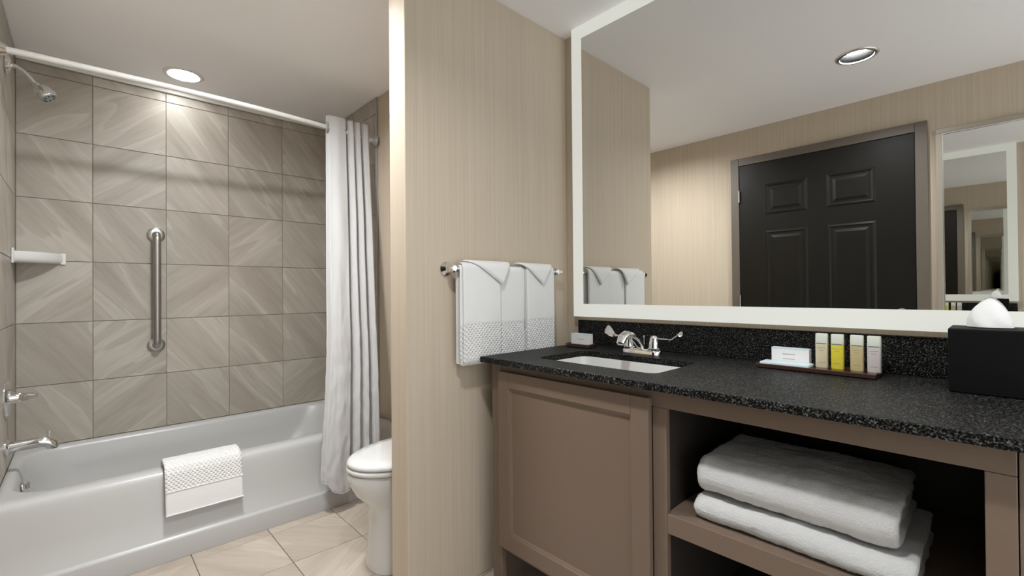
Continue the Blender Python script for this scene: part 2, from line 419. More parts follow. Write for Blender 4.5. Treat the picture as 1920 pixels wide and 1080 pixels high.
# ------------------------------------------------------------------ entry door and framed mirror on the entry wall
def entry_door():
    y0, y1, zt = 0.331, 1.328, 2.030
    d = MB().box(XO+0.001, XO+0.020, y0+0.003, y1-0.003, 0.008, zt-0.003).build('door_1', M['door'], bevel=0.001)
    struct(d, 'dark espresso six-panel door in a taupe frame', 'door')
    def part(m, name, mat, **k): return m.build(name, mat, d, **k)
    part(MB().box(XO, XO+0.028, y1, y1+0.056, 0, zt+0.055), 'jamb_casing', M['casing'], bevel=0.002)
    part(MB().box(XO, XO+0.028, y0-0.056, y0, 0, zt+0.055), 'jamb_casing', M['casing'], bevel=0.002)
    part(MB().box(XO, XO+0.028, y0+0.0005, y1-0.0005, zt, zt+0.055), 'head_casing', M['casing'], bevel=0.002)
    for ya_, yb_ in ((0.885, 1.148), (0.518, 0.775)):
        for za, zb in ((1.645, 1.866), (0.93, 1.528), (0.20, 0.78)):
            m = MB(); x = XO+0.020
            # moulded frame (sunk) and raised field
            prof = [(0.0, 0.0), (0.012, 0.006), (0.022, 0.001), (0.034, 0.001), (0.052, 0.007)]
            rg = [[(x+h, ya_+o, za+o), (x+h, yb_-o, za+o), (x+h, yb_-o, zb-o), (x+h, ya_+o, zb-o)] for o, h in prof]
            m.rings(rg, cap0=False); m.build('panel', M['door'], d)
    for z in (1.80, 1.02, 0.25):
        MB().lathe([(0.006, -0.045), (0.0075, -0.044), (0.0075, 0.044), (0.006, 0.045)], (XO+0.030, y1-0.001, z), n=12).build('hinge', M['steel'], d, smooth=True)
    k = MB().lathe([(0.026, 0), (0.026, 0.006), (0.010, 0.010), (0.010, 0.045), (0.004, 0.048)], (XO+0.020, y0+0.07, 0.96), (1, 0, 0)).build('lever_handle', M['steel'], d, smooth=True)
    MB().tube([(XO+0.062, y0+0.06, 0.96), (XO+0.062, y0+0.12, 0.962), (XO+0.062, y0+0.18, 0.955)], 0.008).build('lever', M['steel'], k, smooth=True)
entry_door()

def entry_mirror():
    y0, y1, z0, z1 = -0.52, 0.242, 0.28, 2.020
    t = thing('framed_wall_mirror', 'tall framed mirror on the entry wall beside the dark door', 'mirror', (XO, (y0+y1)/2, z0))
    fw = 0.026; x1 = XO+0.022
    for a in ((y0, y1, z1-fw, z1), (y0, y1, z0, z0+fw), (y1-fw, y1, z0+fw, z1-fw), (y0, y0+fw, z0+fw, z1-fw)):
        MB().box(XO+0.001, x1, *a).build('frame_rail', M['mframe'], t, bevel=0.002)
    b = 0.006; y0, y1, z0, z1 = y0+fw, y1-fw, z0+fw, z1-fw
    for a in ((y0, y1, z1-b, z1), (y0, y1, z0, z0+b), (y1-b, y1, z0+b, z1-b), (y0, y0+b, z0+b, z1-b)):
        MB().box(XO+0.001, XO+0.017, *a).build('inner_bead', M['silver'], t)
    MB().box(XO+0.001, XO+0.010, y0+b, y1-b, z0+b, z1-b).build('glass', M['mirror'], t)
entry_mirror()

# ------------------------------------------------------------------ lit vanity mirror
def vanity_mirror():
    t = thing('lit_vanity_mirror', 'large vanity mirror with a glowing white border above the countertop', 'mirror', (XM, 0.6, ZBO))
    MB().box(XG, XG+0.006, YRI, YMI, ZBI, ZTI).build('glass', M['mirror'], t)
    for nm, a in (('light_strip', (YRO, YMO, ZTI, ZTO)), ('light_strip', (YRO, YMO, ZBO, ZBI)), ('light_strip', (YMI, YMO, ZBI, ZTI)), ('light_strip', (YRO, YRI, ZBI, ZTI))):
        MB().box(XG, XM-0.012, *a).build(nm, M['glow'], t)
    MB().box(XG+0.0065, XM-0.0005, YRI+0.001, YMI-0.001, ZBI+0.001, ZTI-0.001).build('backing_box', M['mback'], t)
vanity_mirror()

# ------------------------------------------------------------------ bathtub
def bathtub():
    t = thing('bathtub', 'white alcove bathtub with a stepped front apron', 'bathtub', (0.54, 2.8, 0))
    xa, xb, yb_ = XL+0.002, XE-0.010, YB-0.002
    rg = []
    def out(y0, z, r=0.004): rg.append([(x, y, z) for x, y in rrect(xa, xb, y0, yb_, r, 8)])
    out(YA, 0.001); out(YA, 0.082); out(YA+0.002, 0.088); out(YA+0.010, 0.092); out(YA+0.014, 0.098)
    out(YA+0.034, 0.20); out(YA+0.050, 0.30); out(YA+0.055, 0.33); out(YA+0.060, 0.345); out(YA+0.068, 0.354); out(YA+0.080, 0.3595); out(YA+0.095, RIMZ-0.001)
    def inn(dx0, dx1, y0, y1, z, r): rg.append([(x, y, z) for x, y in rrect(xa+dx0, xb-dx1, y0, y1, r, 8)])
    inn(0.018, 0.06, 2.490, 3.196, RIMZ-0.001, 0.16)
    inn(0.028, 0.072, 2.502, 3.187, RIMZ-0.006, 0.16)
    inn(0.036, 0.085, 2.512, 3.180, RIMZ-0.020, 0.16)
    inn(0.050, 0.13, 2.525, 3.168, 0.25, 0.16)
    inn(0.075, 0.22, 2.545, 3.150, 0.14, 0.16)
    inn(0.11, 0.29, 2.575, 3.12, 0.09, 0.15)
    inn(0.17, 0.36, 2.63, 3.06, 0.072, 0.12)
    MB().rings(rg, cap0=True, cap1=True).build('tub_shell', M['enamel'], t, smooth=True, angle=50)
    MB().lathe([(0.036, 0), (0.036, 0.004), (0.030, 0.008), (0.010, 0.010)], (XL+0.052, 2.84, 0.285), (0.97, 0, 0.12)).build('overflow_plate', M['chrome'], t, smooth=True)
    MB().box(XL+0.060, XL+0.072, 2.834, 2.846, 0.285, 0.312).build('trip_lever', M['chrome'], t, bevel=0.002)
    MB().lathe([(0.03, 0.0), (0.03, 0.003), (0.02, 0.005)], (XL+0.33, 2.845, 0.0725)).build('drain', M['chrome'], t, smooth=True)
bathtub()

def bath_mat():
    x0, x1 = 0.250, 0.533
    t = thing('bath_mat', 'white woven bath mat draped over the bathtub edge', 'bath mat', (0.39, 2.42, 0.18))
    # centre line, inside of tub -> over the rim -> down the front (y, z)
    pth = [(2.533, 0.27), (2.527, 0.315), (2.517, 0.35), (2.503, 0.3705), (2.480, 0.378), (2.455, 0.378), (2.430, 0.375), (2.412, 0.366), (2.402, 0.350), (2.396, 0.325), (2.388, 0.29), (2.380, 0.24), (2.373, 0.185)]
    P = [Vector((0, y, z)) for y, z in pth]; d = [0]
    for i in range(1, len(P)): d.append(d[-1]+(P[i]-P[i-1]).length)
    tot = d[-1]
    def at(s):
        s *= tot
        for i in range(1, len(P)):
            if s <= d[i] or i == len(P)-1:
                k = (s-d[i-1])/(d[i]-d[i-1]); p = P[i-1].lerp(P[i], k); q = (P[i]-P[i-1]).normalized(); return p, Vector((0, q.z, -q.y))
    split = 1-0.098/tot
    for nm, s0, s1, mat, ps in (('woven_panel', 0, split, M['weave'], 40), ('plain_band', split, 1, M['towel'], 12)):
        m = MB()
        for off, lay in ((0.000, 0), (0.0125, 1)):
            th = 0.0055
            def f(u, v, sgn):
                p, n = at(s0+(s1-s0)*u)
                n = n if n.z > -0.2 or True else n
                x = x0+(x1-x0)*v + (0.006 if lay == 0 else 0)*(0.5-v)
                edge = 1-0.75*(max(0, 1-min(v, 1-v)/0.02)**2)
                return p.x+x, p.y + (-1 if p.y < 2.468 else 1)*abs(n.y)*(off+sgn*th*edge), p.z + abs(n.z)*(off+sgn*th*edge) + 0.0006*nz(x*30, u*20)
            nv = 60
            m.grid(lambda u, v: f(u, v, 1), ps, nv, lambda u, v: ((x1-x0)*v, (s0+(s1-s0)*u)*tot))
            m.grid(lambda u, v: f(u, v, -1), ps, nv, lambda u, v: ((x1-x0)*v, (s0+(s1-s0)*u)*tot))
            # close edges
            n1 = (ps+1)*(nv+1); o = len(m.v)-2*n1
            for i in range(ps):
                a = o+i*(nv+1); b = a+nv+1
                m.f.append((a, b, b+n1, a+n1)); a += nv; b += nv; m.f.append((a, a+n1, b+n1, b))
            for j in range(nv):
                for i in (0, ps):
                    a = o+i*(nv+1)+j; m.f.append((a, a+1, a+1+n1, a+n1))
        m.build(nm, mat, t, smooth=True, angle=70)
    hem = []
    p, n = at(0.985)
    MB().tube([(x0+(x1-x0)*k/20+0.001, p.y-0.019, p.z+0.0005*math.sin(k)) for k in range(21)], 0.003, 8).build('hem', M['towel'], t, smooth=True)
    p, n = at(split)
    MB().tube([(x0+(x1-x0)*k/20+0.001, p.y-0.0185, p.z) for k in range(21)], 0.0025, 8).build('hem', M['towel'], t, smooth=True)
bath_mat()

# ------------------------------------------------------------------ shower fittings
def rod_y(x):
    t = (x-XL)/(XE-XL); return 2.545 + 0.055*t*t*t - 0.075*math.sin(math.pi*t)*0.45
ROD_Z = 2.030
def curtain_rod():
    t = thing('shower_curtain_rod', 'white curved shower curtain rod spanning the tub', 'curtain rod', (0.54, 2.54, ROD_Z))
    xs = [XL+0.001+(XE-XL-0.011)*k/40 for k in range(41)]
    MB().tube([(x, rod_y(x), ROD_Z) for x in xs], 0.0125, 18).build('rod', M['rodwhite'] if 'rodwhite' in M else M['trimwhite'], t, smooth=True)
    for x, dx in ((XL, 1), (XE-0.007, -1)):
        MB().lathe([(0.034, 0.0005), (0.034, 0.006), (0.026, 0.014), (0.018, 0.03)], (x, rod_y(x), ROD_Z), (dx, 0, 0)).build('end_flange', M['greyplastic'] if dx < 0 else M['chrome'], t, smooth=True)
M['rodwhite'] = plain('satin_white_rod', (0.74, 0.73, 0.71), 0.25, 0.15, bump=(80, 0.02, 0.0003))
curtain_rod()

def shower_curtain():
    t = thing('shower_curtain', 'white cloth shower curtain gathered at the tub end', 'shower curtain', (1.08, 2.45, 0.1))
    ztop, zbot = 2.098, 0.108
    cp = [(0, -0.3), (0.05, 0.75), (0.22, 1.0), (0.40, 0.75), (0.455, -0.9), (0.51, 0.55), (0.575, 0.75), (0.64, -0.5), (0.70, 0.5), (0.745, 0.6), (0.80, -1.0), (0.87, 0.45), (0.93, 0.55), (1.0, -0.4)]
    def fold(u):
        u = max(0, min(1, u))
        for (a, fa), (b, fb) in zip(cp, cp[1:]):
            if u <= b:
                k = (u-a)/(b-a); return fa+(fb-fa)*(k*k*(3-2*k))
        return cp[-1][1]
    def surf(u, v):
        z = ztop+(zbot-ztop)*v
        g = sm(0.62, 1.0, v)
        yc = rod_y(1.1)-0.006 + (2.305-rod_y(1.1))*sm(0.01, 0.98, v)
        xl_ = 0.3879*yc - 0.034*g; xr = (0.4877+0.030*v)*yc
        uu = u + 0.018*nz(v*3.1, u*2.0, 7.0)*sm(0.05, 0.4, v)
        x = xl_+(xr-xl_)*u
        amp = 0.024+0.010*sm(0.03, 0.5, v)
        if v < 0.05: amp *= 0.75+0.25*v/0.05
        y = yc - amp*fold(uu) + 0.006*nz(u*5, v*6, 3.0)*sm(0.05, 0.3, v) + 0.004*nz(u*14, v*30, 5.0)*sm(0.3, 0.8, v)
        x += 0.0025*nz(v*34, u*3, 1.0)*sm(0.35, 0.8, v)
        h = sm(0.92, 1, v)
        z += h*(0.055*sm(0.16, 0.02, u) + 0.012*math.sin(u*15) + 0.03*sm(0.4, 0.7, u))
        return x, y, z
    MB().grid(surf, 170, 170).build('curtain_panel', M['curtain'], t, smooth=True, angle=80, solid=0.0016)
    MB().tube([surf(k/170, 0.9995) for k in range(171)], 0.0022, 6).build('bottom_hem', M['curtain'], t, smooth=True)
    MB().tube([surf(k/170, 0.0005) for k in range(171)], 0.0022, 6).build('top_hem', M['curtain'], t, smooth=True)
    for x, r in ((0.992, 0.026), (1.10, 0.020), (1.18, 0.020), (1.235, 0.020)):
        n = 24
        MB().tube([(x+0.006*math.cos(2*math.pi*j/n), rod_y(x)-0.004+r*0.8*math.cos(2*math.pi*j/n), ROD_Z+r*math.sin(2*math.pi*j/n)) for j in range(n+1)], 0.0055, 8).build('ring', M['greyplastic'], t, smooth=True)
shower_curtain()

def shower_head():
    y = 2.82; t = thing('shower_fixture', 'chrome shower head on a curved wall arm', 'shower head', (XL, y, 2.07))
    MB().lathe([(0.038, 0.0005), (0.040, 0.006), (0.036, 0.014), (0.022, 0.020), (0.011, 0.022)], (XL, y, 2.072), (1, 0, 0)).build('wall_flange', M['chrome'], t, smooth=True)
    arm = [(XL+0.01, y, 2.072), (XL+0.035, y, 2.069), (XL+0.056, y, 2.055), (XL+0.073, y, 2.035), (XL+0.090, y, 2.012)]
    MB().tube(arm, 0.0085, 16).build('arm', M['chrome'], t, smooth=True)
    d = Vector((0.62, -0.12, -0.78)).normalized(); c = Vector((XL+0.088, y, 2.015))
    b = MB().lathe([(0.010, 0), (0.013, 0.006), (0.013, 0.016), (0.024, 0.022), (0.031, 0.032), (0.034, 0.046), (0.036, 0.062), (0.034, 0.068)], c, d).build('head_body', M['chrome'], t, smooth=True)
    MB().lathe([(0.030, 0.0681), (0.028, 0.071), (0.010, 0.0715)], c, d).build('spray_face', M['greyplastic'], b, smooth=True)
    a1 = d.cross(Vector((0, 1, 0))).normalized(); a2 = d.cross(a1)
    for k in range(8):
        a = 2*math.pi*k/8
        MB().lathe([(0.0035, 0.071), (0.003, 0.0745)], c+a1*0.02*math.cos(a)+a2*0.02*math.sin(a), d, n=8).build('nozzle', M['rubber'], b)
shower_head()

def shower_valve():
    y, z = 2.857, 0.674
    t = thing('shower_valve', 'round chrome shower valve with lever handle above the tub spout', 'shower valve', (XL, y, z))
    MB().lathe([(0.080, 0.0005), (0.080, 0.004), (0.072, 0.011), (0.030, 0.015)], (XL, y, z), (1, 0, 0), n=40).build('escutcheon', M['chrome'], t, smooth=True)
    h = MB().lathe([(0.024, 0.013), (0.022, 0.03), (0.020, 0.048), (0.017, 0.052)], (XL, y, z), (1, 0, 0)).build('handle_hub', M['chrome'], t, smooth=True)
    MB().tube([(XL+0.040, y, z), (XL+0.055, y-0.012, z+0.001), (XL+0.075, y-0.022, z+0.003), (XL+0.092, y-0.03, z+0.004)], [0.017, 0.017, 0.016, 0.011], 14).build('lever', M['chrome'], h, smooth=True)
shower_valve()

def tub_spout():
    y = 2.83
    t = thing('tub_spout', 'chrome tub spout with a pull-up diverter knob', 'tub spout', (XL, y, 0.478))
    MB().lathe([(0.034, 0.0005), (0.034, 0.006), (0.027, 0.012)], (XL, y, 0.474), (1, 0, 0)).build('wall_flange', M['chrome'], t, smooth=True)
    MB().tube([(XL+0.004, y, 0.474), (XL+0.05, y, 0.476), (XL+0.095, y, 0.478), (XL+0.122, y, 0.474), (XL+0.138, y, 0.462), (XL+0.142, y, 0.444)], [0.019, 0.020, 0.022, 0.0235, 0.023, 0.020], 20).build('spout_body', M['chrome'], t, smooth=True)
    MB().lathe([(0.014, 0), (0.014, 0.002)], (XL+0.142, y, 0.4415), (0, 0, 1)).build('outlet', M['rubber'], t)
    MB().lathe([(0.005, 0), (0.005, 0.018), (0.008, 0.022), (0.008, 0.034), (0.005, 0.037)], (XL+0.130, y, 0.486)).build('diverter_knob', M['chrome'], t, smooth=True)
tub_spout()

def soap_shelf():
    z0, z1 = 1.262, 1.312
    t = thing('corner_soap_shelf', 'white ceramic soap shelf in the tiled corner', 'soap shelf', (XL, YB, z0))
    n = 14; a, b = 0.168, 0.165
    def outline(k, zz, lip=0.0):
        pts = [(XL+0.0005, YB-0.0005, zz)]
        for i in range(n+1):
            q = math.pi/2*i/n
            # gently bowed front between the two wall ends
            px = a*(1-i/n)**1.0 + 0.020*math.sin(math.pi*i/n); py = b*(i/n)**1.0 + 0.020*math.sin(math.pi*i/n)
            pts.append((XL+0.0005+px*k, YB-0.0005-py*k, zz))
        return pts
    MB().rings([outline(0.93, z0), outline(0.985, z0+0.008), outline(1.0, z0+0.02), outline(1.0, z1-0.006), outline(0.985, z1), outline(0.92, z1), outline(0.89, z1-0.010)]).build('dish', M['china'], t, smooth=True, angle=60)
    MB().box(XL+0.0005, XL+0.010, YB-0.185, YB-0.160, z0-0.008, z1+0.012).build('wall_lug', M['china'], t, bevel=0.004)
    MB().box(XL+0.155, XL+0.176, YB-0.010, YB-0.0005, z0-0.004, z1+0.004).build('wall_lug', M['china'], t, bevel=0.004)
soap_shelf()

def grab_bar():
    x, zt, zb, yo = 0.302, 1.438, 0.822, YB-0.055
    t = thing('grab_bar', 'vertical brushed steel grab bar on the tiled wall', 'grab bar', (x, YB, zb))
    R = 0.03; pth = [(x, YB-0.002, zt)]
    for k in range(7):
        a = math.pi/2*k/6; pth.append((x, yo+R*(1-math.sin(a)) , zt-R*(1-math.cos(a))))
    for k in range(7):
        a = math.pi/2*k/6; pth.append((x, yo+R*(1-math.cos(a)), zb+R*(1-math.sin(a))))
    pth.append((x, YB-0.002, zb))
    MB().tube(pth, 0.0185, 20).build('bar', M['steel'], t, smooth=True)
    for z in (zt, zb):
        MB().lathe([(0.041, 0.0005), (0.041, 0.006), (0.034, 0.011), (0.019, 0.0115)], (x, YB, z), (0, -1, 0), n=32).build('flange', M['steel'], t, smooth=True)
grab_bar()

# ------------------------------------------------------------------ toilet
def toilet():
    yc_ = 1.735
    t = thing('toilet', 'white toilet with closed lid beside the bathtub', 'toilet', (1.1, yc_, 0))
    def egg(front, back, hw, z, n=40, sq=2.3, dy=0):
        pts = []
        cx = front + (back-front)*0.46
        for k in range(n):
            a = 2*math.pi*k/n; c, s = math.cos(a), math.sin(a)
            L_ = (cx-front) if c < 0 else (back-cx)
            e = (2.5 if z < 0.26 else 2.0) if c < 0 else sq
            x = cx + math.copysign(abs(c)**(2/e), c)*L_; y = yc_ + math.copysign(abs(s)**(2/e), s)*hw
            pts.append((x, y, z))
        return pts
    prof = [(0.834,1.40,0.142,0.001),(0.836,1.40,0.141,0.02),(0.842,1.40,0.139,0.05),(0.847,1.40,0.138,0.14),(0.848,1.40,0.139,0.21),(0.842,1.41,0.142,0.245),(0.818,1.43,0.146,0.270),(0.785,1.45,0.162,0.305),(0.760,1.46,0.172,0.352),(0.755,1.46,0.174,0.378),(0.758,1.46,0.172,0.394),(0.80,1.45,0.14,0.396)]
    MB().rings([egg(*p) for p in prof]).build('bowl', M['china'], t, smooth=True, angle=60)
    sp = [(0.766,1.36,0.168,0.397),(0.756,1.37,0.178,0.400),(0.753,1.37,0.181,0.408),(0.755,1.37,0.180,0.416),(0.764,1.365,0.172,0.419)]
    MB().rings([egg(*p, sq=3) for p in sp]).build('seat', M['china'], t, smooth=True, angle=60)
    lp = [(0.768,1.37,0.170,0.4205),(0.757,1.38,0.180,0.423),(0.754,1.38,0.182,0.429),(0.757,1.38,0.180,0.437),(0.768,1.375,0.172,0.443),(0.82,1.34,0.13,0.4475),(0.95,1.25,0.06,0.4485)]
    MB().rings([egg(*p, sq=3) for p in lp]).build('lid', M['china'], t, smooth=True, angle=60)
    MB().box(1.44, 1.665, yc_-0.19, yc_+0.19, 0.40, 0.74).build('tank', M['china'], t, bevel=0.02, seg=4, smooth=True)
    MB().box(1.425, 1.668, yc_-0.20, yc_+0.20, 0.741, 0.775).build('tank_lid', M['china'], t, bevel=0.01, seg=3, smooth=True)
    MB().tube([(1.437, yc_-0.13, 0.68), (1.425, yc_-0.13, 0.68), (1.420, yc_-0.10, 0.678), (1.420, yc_-0.06, 0.674)], 0.006, 10).build('flush_lever', M['chrome'], t, smooth=True)
toilet()

# ------------------------------------------------------------------ towel bar and hand towels
BAR_Y, BAR_Z = YT-0.044, 1.192
def towel_bar():
    t = thing('towel_bar', 'chrome towel bar on the striped partition wall', 'towel bar', (1.3, YT, BAR_Z))
    MB().tube([(0.985, BAR_Y, BAR_Z), (1.545, BAR_Y, BAR_Z)], 0.008, 16).build('bar', M['chrome'], t, smooth=True)
    for x in (0.980, 1.550):
        MB().lathe([(0.027, 0.0005), (0.027, 0.005), (0.023, 0.010), (0.014, 0.018), (0.012, 0.026), (0.0155, 0.034), (0.0165, 0.044), (0.0155, 0.054), (0.010, 0.058)], (x, YT, BAR_Z), (0, -1, 0)).build('post', M['chrome'], t, smooth=True)
        MB().tube([(x-0.014, BAR_Y, BAR_Z), (x+0.026, BAR_Y, BAR_Z)], [0.0135, 0.0115], 16).build('socket', M['chrome'], t, smooth=True)
towel_bar()

def slab_grid(m, f, nu, nv, uvf):
    """closed sheet: f(u, v, side) with side +1 / -1"""
    o = len(m.v)
    m.grid(lambda u, v: f(u, v, 1), nu, nv, uvf); m.grid(lambda u, v: f(u, v, -1), nu, nv, uvf)
    n1 = (nu+1)*(nv+1)
    for i in range(nu):
        a = o+i*(nv+1); b = a+nv+1; m.f.append((a, a+n1, b+n1, b)); a += nv; b += nv; m.f.append((a, b, b+n1, a+n1))
    for j in range(nv):
        a = o+j; m.f.append((a, a+1, a+1+n1, a+n1)); a = o+nu*(nv+1)+j; m.f.append((a, a+n1, a+1+n1, a+1))

def hand_towel(xa, xb, pleat, mirror, label, zb):
    """folded over the bar, front pleated, a pointed collar flap on top"""
    t = thing('hand_towel', label, 'towel', ((xa+xb)/2, BAR_Y, zb))
    R = 0.0122; ztop = BAR_Z
    def drape(s, lay):
        """s<0 back side, s>0 front side distance from bar top; returns (y,z)"""
        r = R+lay; arc = math.pi*r/2
        if s > arc: return BAR_Y-r, ztop-(s-arc)
        if s < -arc: return BAR_Y+r, ztop-(-s-arc)
        a = s/r; return BAR_Y-r*math.sin(a), ztop+r*math.cos(a)-0.0
    Lf = (BAR_Z-zb)+math.pi*R/2; Lb = Lf-0.012
    zw = zb+0.135                      # weave starts
    main = MB(); weave = MB()
    def sheet(x0_, x1_, lay, s0, s1, mm, th=0.0038, nu=26, wob=0.0, nv=24, bulge=0.0):
        def f(u, v, sd):
            s = s0+(s1-s0)*u; x = x0_+(x1_-x0_)*v
            e = min(v, 1-v)*(x1_-x0_); rnd = math.sqrt(max(0.02, 1-max(0, 1-e/th)**2))
            y, z = drape(s, lay+sd*th*rnd + bulge*math.sin(math.pi*v)*sm(0.0, 0.2, s))
            k = sm(0.03, 0.25, s)
            y += wob*k*math.sin(v*7+s*6) + 0.0015*nz(x*25, s*12, lay*90)*k
            x += 0.003*k*nz(s*9, lay*50, 2.0)
            return x, y, z
        slab_grid(mm, f, nu, nv, lambda u, v: (x0_+(x1_-x0_)*v, s0+(s1-s0)*u))
    sw = Lf-0.135
    # back half and base layer of the front
    bx = 1.335 if not mirror else xb-0.004
    sheet(xa-0.008 if not mirror else xa, bx, 0.0, -Lb, Lf-0.008-0.135, main, nu=50)
    sheet(xa-0.008 if not mirror else xa, bx, 0.0, Lf-0.008-0.135, Lf-0.008, weave, nu=16)
    # front panel over the pleat
    p0, p1 = (xa, pleat) if not mirror else (pleat, xb)
    sheet(p0, p1, 0.0085, -0.01, sw, main, nu=36, bulge=0.002); sheet(p0, p1, 0.0085, sw, Lf, weave, nu=16, bulge=0.002)
    # pointed flap
    f0, f1, apex = (xa+0.014, xb+0.004, pleat-0.001) if not mirror else (1.292, xb+0.002, 1.425)
    dl = 0.112
    def flap(u, v, sd):
        s = -0.02+(dl+0.02)*u; k = max(0, s)/dl
        l = f0+(apex-f0)*k; r = f1+(apex-f1)*k
        x = l+(r-l)*v; th = 0.0038
        e = min(v, 1-v)*(r-l); rnd = math.sqrt(max(0.02, 1-max(0, 1-e/th)**2))
        y, z = drape(s, 0.0175+sd*th*rnd+0.006*sm(0, 1, k))
        return x, y, z
    slab_grid(main, flap, 30, 20, lambda u, v: (u, v))
    main.build('terry_body', M['towel'], t, smooth=True, angle=75)
    weave.build('woven_border', M['weave'], t, smooth=True, angle=75)
hand_towel(1.010, 1.252, 1.196, False, 'white hand towel on the chrome bar, nearer the free end of the partition', 0.832)
hand_towel(1.3375, 1.508, 1.338, True, 'white hand towel on the chrome bar, nearer the lit mirror', 0.832)

# ------------------------------------------------------------------ vanity cabinet
XF = 1.128   # face frame front
def vanity():
    t = thing('vanity_cabinet', 'taupe vanity cabinet with one panelled door and open towel shelves', 'cabinet', (1.4, 0.6, 0))
    cab, dark = M['cab'], M['cabin']
    ZU = 0.8445; YL, YR = 1.313, -0.095
    def part(name, mat, *b, bevel=0.0015, par=t): return MB().box(*b).build(name, mat, par, bevel=bevel)
    part('side_panel', cab, XF+0.002, XM-0.002, YL-0.018, YL, 0.0, ZU)
    part('side_panel', cab, XF+0.002, XM-0.002, YR, YR+0.018, 0.0, ZU)
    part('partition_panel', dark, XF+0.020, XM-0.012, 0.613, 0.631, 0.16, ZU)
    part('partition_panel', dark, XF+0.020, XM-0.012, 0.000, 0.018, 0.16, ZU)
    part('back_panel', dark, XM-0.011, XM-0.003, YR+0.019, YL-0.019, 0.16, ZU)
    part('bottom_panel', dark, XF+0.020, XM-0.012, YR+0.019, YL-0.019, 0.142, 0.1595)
    part('stile', cab, XF-0.002, XF+0.0195, 1.262, YL-0.0005, 0.0, ZU)                 # leg stile by the partition
    part('stile', cab, XF, XF+0.0195, 0.608, 0.648, 0.0, ZU-0.053)
    part('stile', cab, XF, XF+0.0195, -0.018, 0.0205, 0.0, ZU-0.053)
    part('stile', cab, XF, XF+0.0195, YR+0.0005, -0.0195, 0.0, ZU)
    part('top_rail', cab, XF, XF+0.0195, -0.018, 1.2615, ZU-0.0525, ZU)
    part('bottom_rail', cab, XF+0.001, XF+0.0195, 0.6485, 1.2615, 0.16, 0.19)
    part('bottom_rail', cab, XF+0.001, XF+0.0195, 0.021, 0.6075, 0.12, 0.16)
    sh = part('shelf', cab, XF+0.0200, XM-0.012, 0.0185, 0.6125, 0.494, 0.514)
    MB().box(XF-0.001, XF+0.0195, 0.021, 0.6075, 0.463, 0.514).build('shelf_rail', cab, sh, bevel=0.0015)
    # shaker door, proud of the frame
    d0, d1, z0, z1 = 0.648, 1.258, 0.181, 0.8165
    xa, xb = XF-0.021, XF-0.0015; fw = 0.056
    door = MB().box(xb-0.010, xb, d0+fw-0.01, d1-fw+0.01, z0+fw-0.01, z1-fw+0.01).build('door', cab, t)
    for nm, b in (('door_stile', (d0, d0+fw, z0, z1)), ('door_stile', (d1-fw, d1, z0, z1)), ('door_rail', (d0+fw+0.0003, d1-fw-0.0003, z1-fw, z1)), ('door_rail', (d0+fw+0.0003, d1-fw-0.0003, z0, z0+fw))):
        MB().box(xa, xb, *b).build(nm, cab, door, bevel=0.002)
    # inner moulding bead
    o = fw; pr = [(0.0, 0.004), (0.005, 0.0065), (0.008, 0.0085), (0.010, 0.0095)]
    MB().rings([[(xa+h, d0+o+k, z0+o+k), (xa+h, d1-o-k, z0+o+k), (xa+h, d1-o-k, z1-o-k), (xa+h, d0+o+k, z1-o-k)] for k, h in pr], False, False).build('door_moulding', cab, door)
vanity()

SX0, SX1, SY0, SY1 = 1.195, 1.475, 0.678, 1.148     # sink cut-out
def countertop():
    t = thing('countertop', 'black speckled granite countertop with backsplash on the vanity', 'countertop', (1.38, 0.6, HC))
    y0, y1, x0, x1, zb = -0.105, YC, XC, XM-0.001, 0.8455
    hole = rrect(SX0, SX1, SY0, SY1, 0.035, 8); n = len(hole)
    cx, cy_ = (SX0+SX1)/2, (SY0+SY1)/2
    m = MB()
    # outer ring point for each hole point: project to the rectangle
    outer = []
    for x, y in hole:
        dx, dy = (x-cx)/((SX1-SX0)/2), (y-cy_)/((SY1-SY0)/2)
        q = max(abs(dx), abs(dy)); dx /= q; dy /= q
        ox = cx + (dx*(x1-cx) if dx > 0 else dx*(cx-x0)); oy = cy_ + (dy*(y1-cy_) if dy > 0 else dy*(cy_-y0))
        outer.append((ox, oy))
    # make exact corners
    for c in ((x0, y0), (x0, y1), (x1, y0), (x1, y1)):
        k = min(range(n), key=lambda i: (outer[i][0]-c[0])**2+(outer[i][1]-c[1])**2); outer[k] = c
    b = 0.002
    def sh(p, k): return (min(max(p[0], x0+k), x1-k), min(max(p[1], y0+k), y1-k))
    rg = [[(x, y, zb) for x, y in hole], [(x, y, zb) for x, y in outer], [(x, y, HC-b) for x, y in outer], [(*sh(p, b), HC) for p in outer], [(x, y, HC) for x, y in hole], [(x, y, zb) for x, y in hole]]
    m.rings(rg, False, False)
    m.build('slab', M['granite'], t)
    MB().box(XB, XM-0.0005, y0, y1, HC+0.0005, HS).build('backsplash', M['granite'], t, bevel=0.0015)
countertop()

def sink():
    t = thing('undermount_sink', 'white undermount sink basin in the granite countertop', 'sink', (1.335, 0.913, 0.70))
    rg = []
    for dx, z, r in ((0.012, 0.845, 0.04), (-0.004, 0.845, 0.04), (-0.006, 0.838, 0.04), (0.002-0.012, 0.80, 0.045), (-0.022, 0.745, 0.06), (-0.045, 0.725, 0.06), (-0.09, 0.718, 0.05)):
        rg.append([(x, y, z) for x, y in rrect(SX0-dx, SX1+dx, SY0-dx, SY1+dx, r, 8)])
    MB().rings(rg, False, True).build('basin', M['china'], t, smooth=True, angle=60, solid=-0.004)
    MB().lathe([(0.022, 0), (0.022, 0.003), (0.014, 0.004)], (1.35, 0.913, 0.7185)).build('drain', M['chrome'], t, smooth=True)
sink()

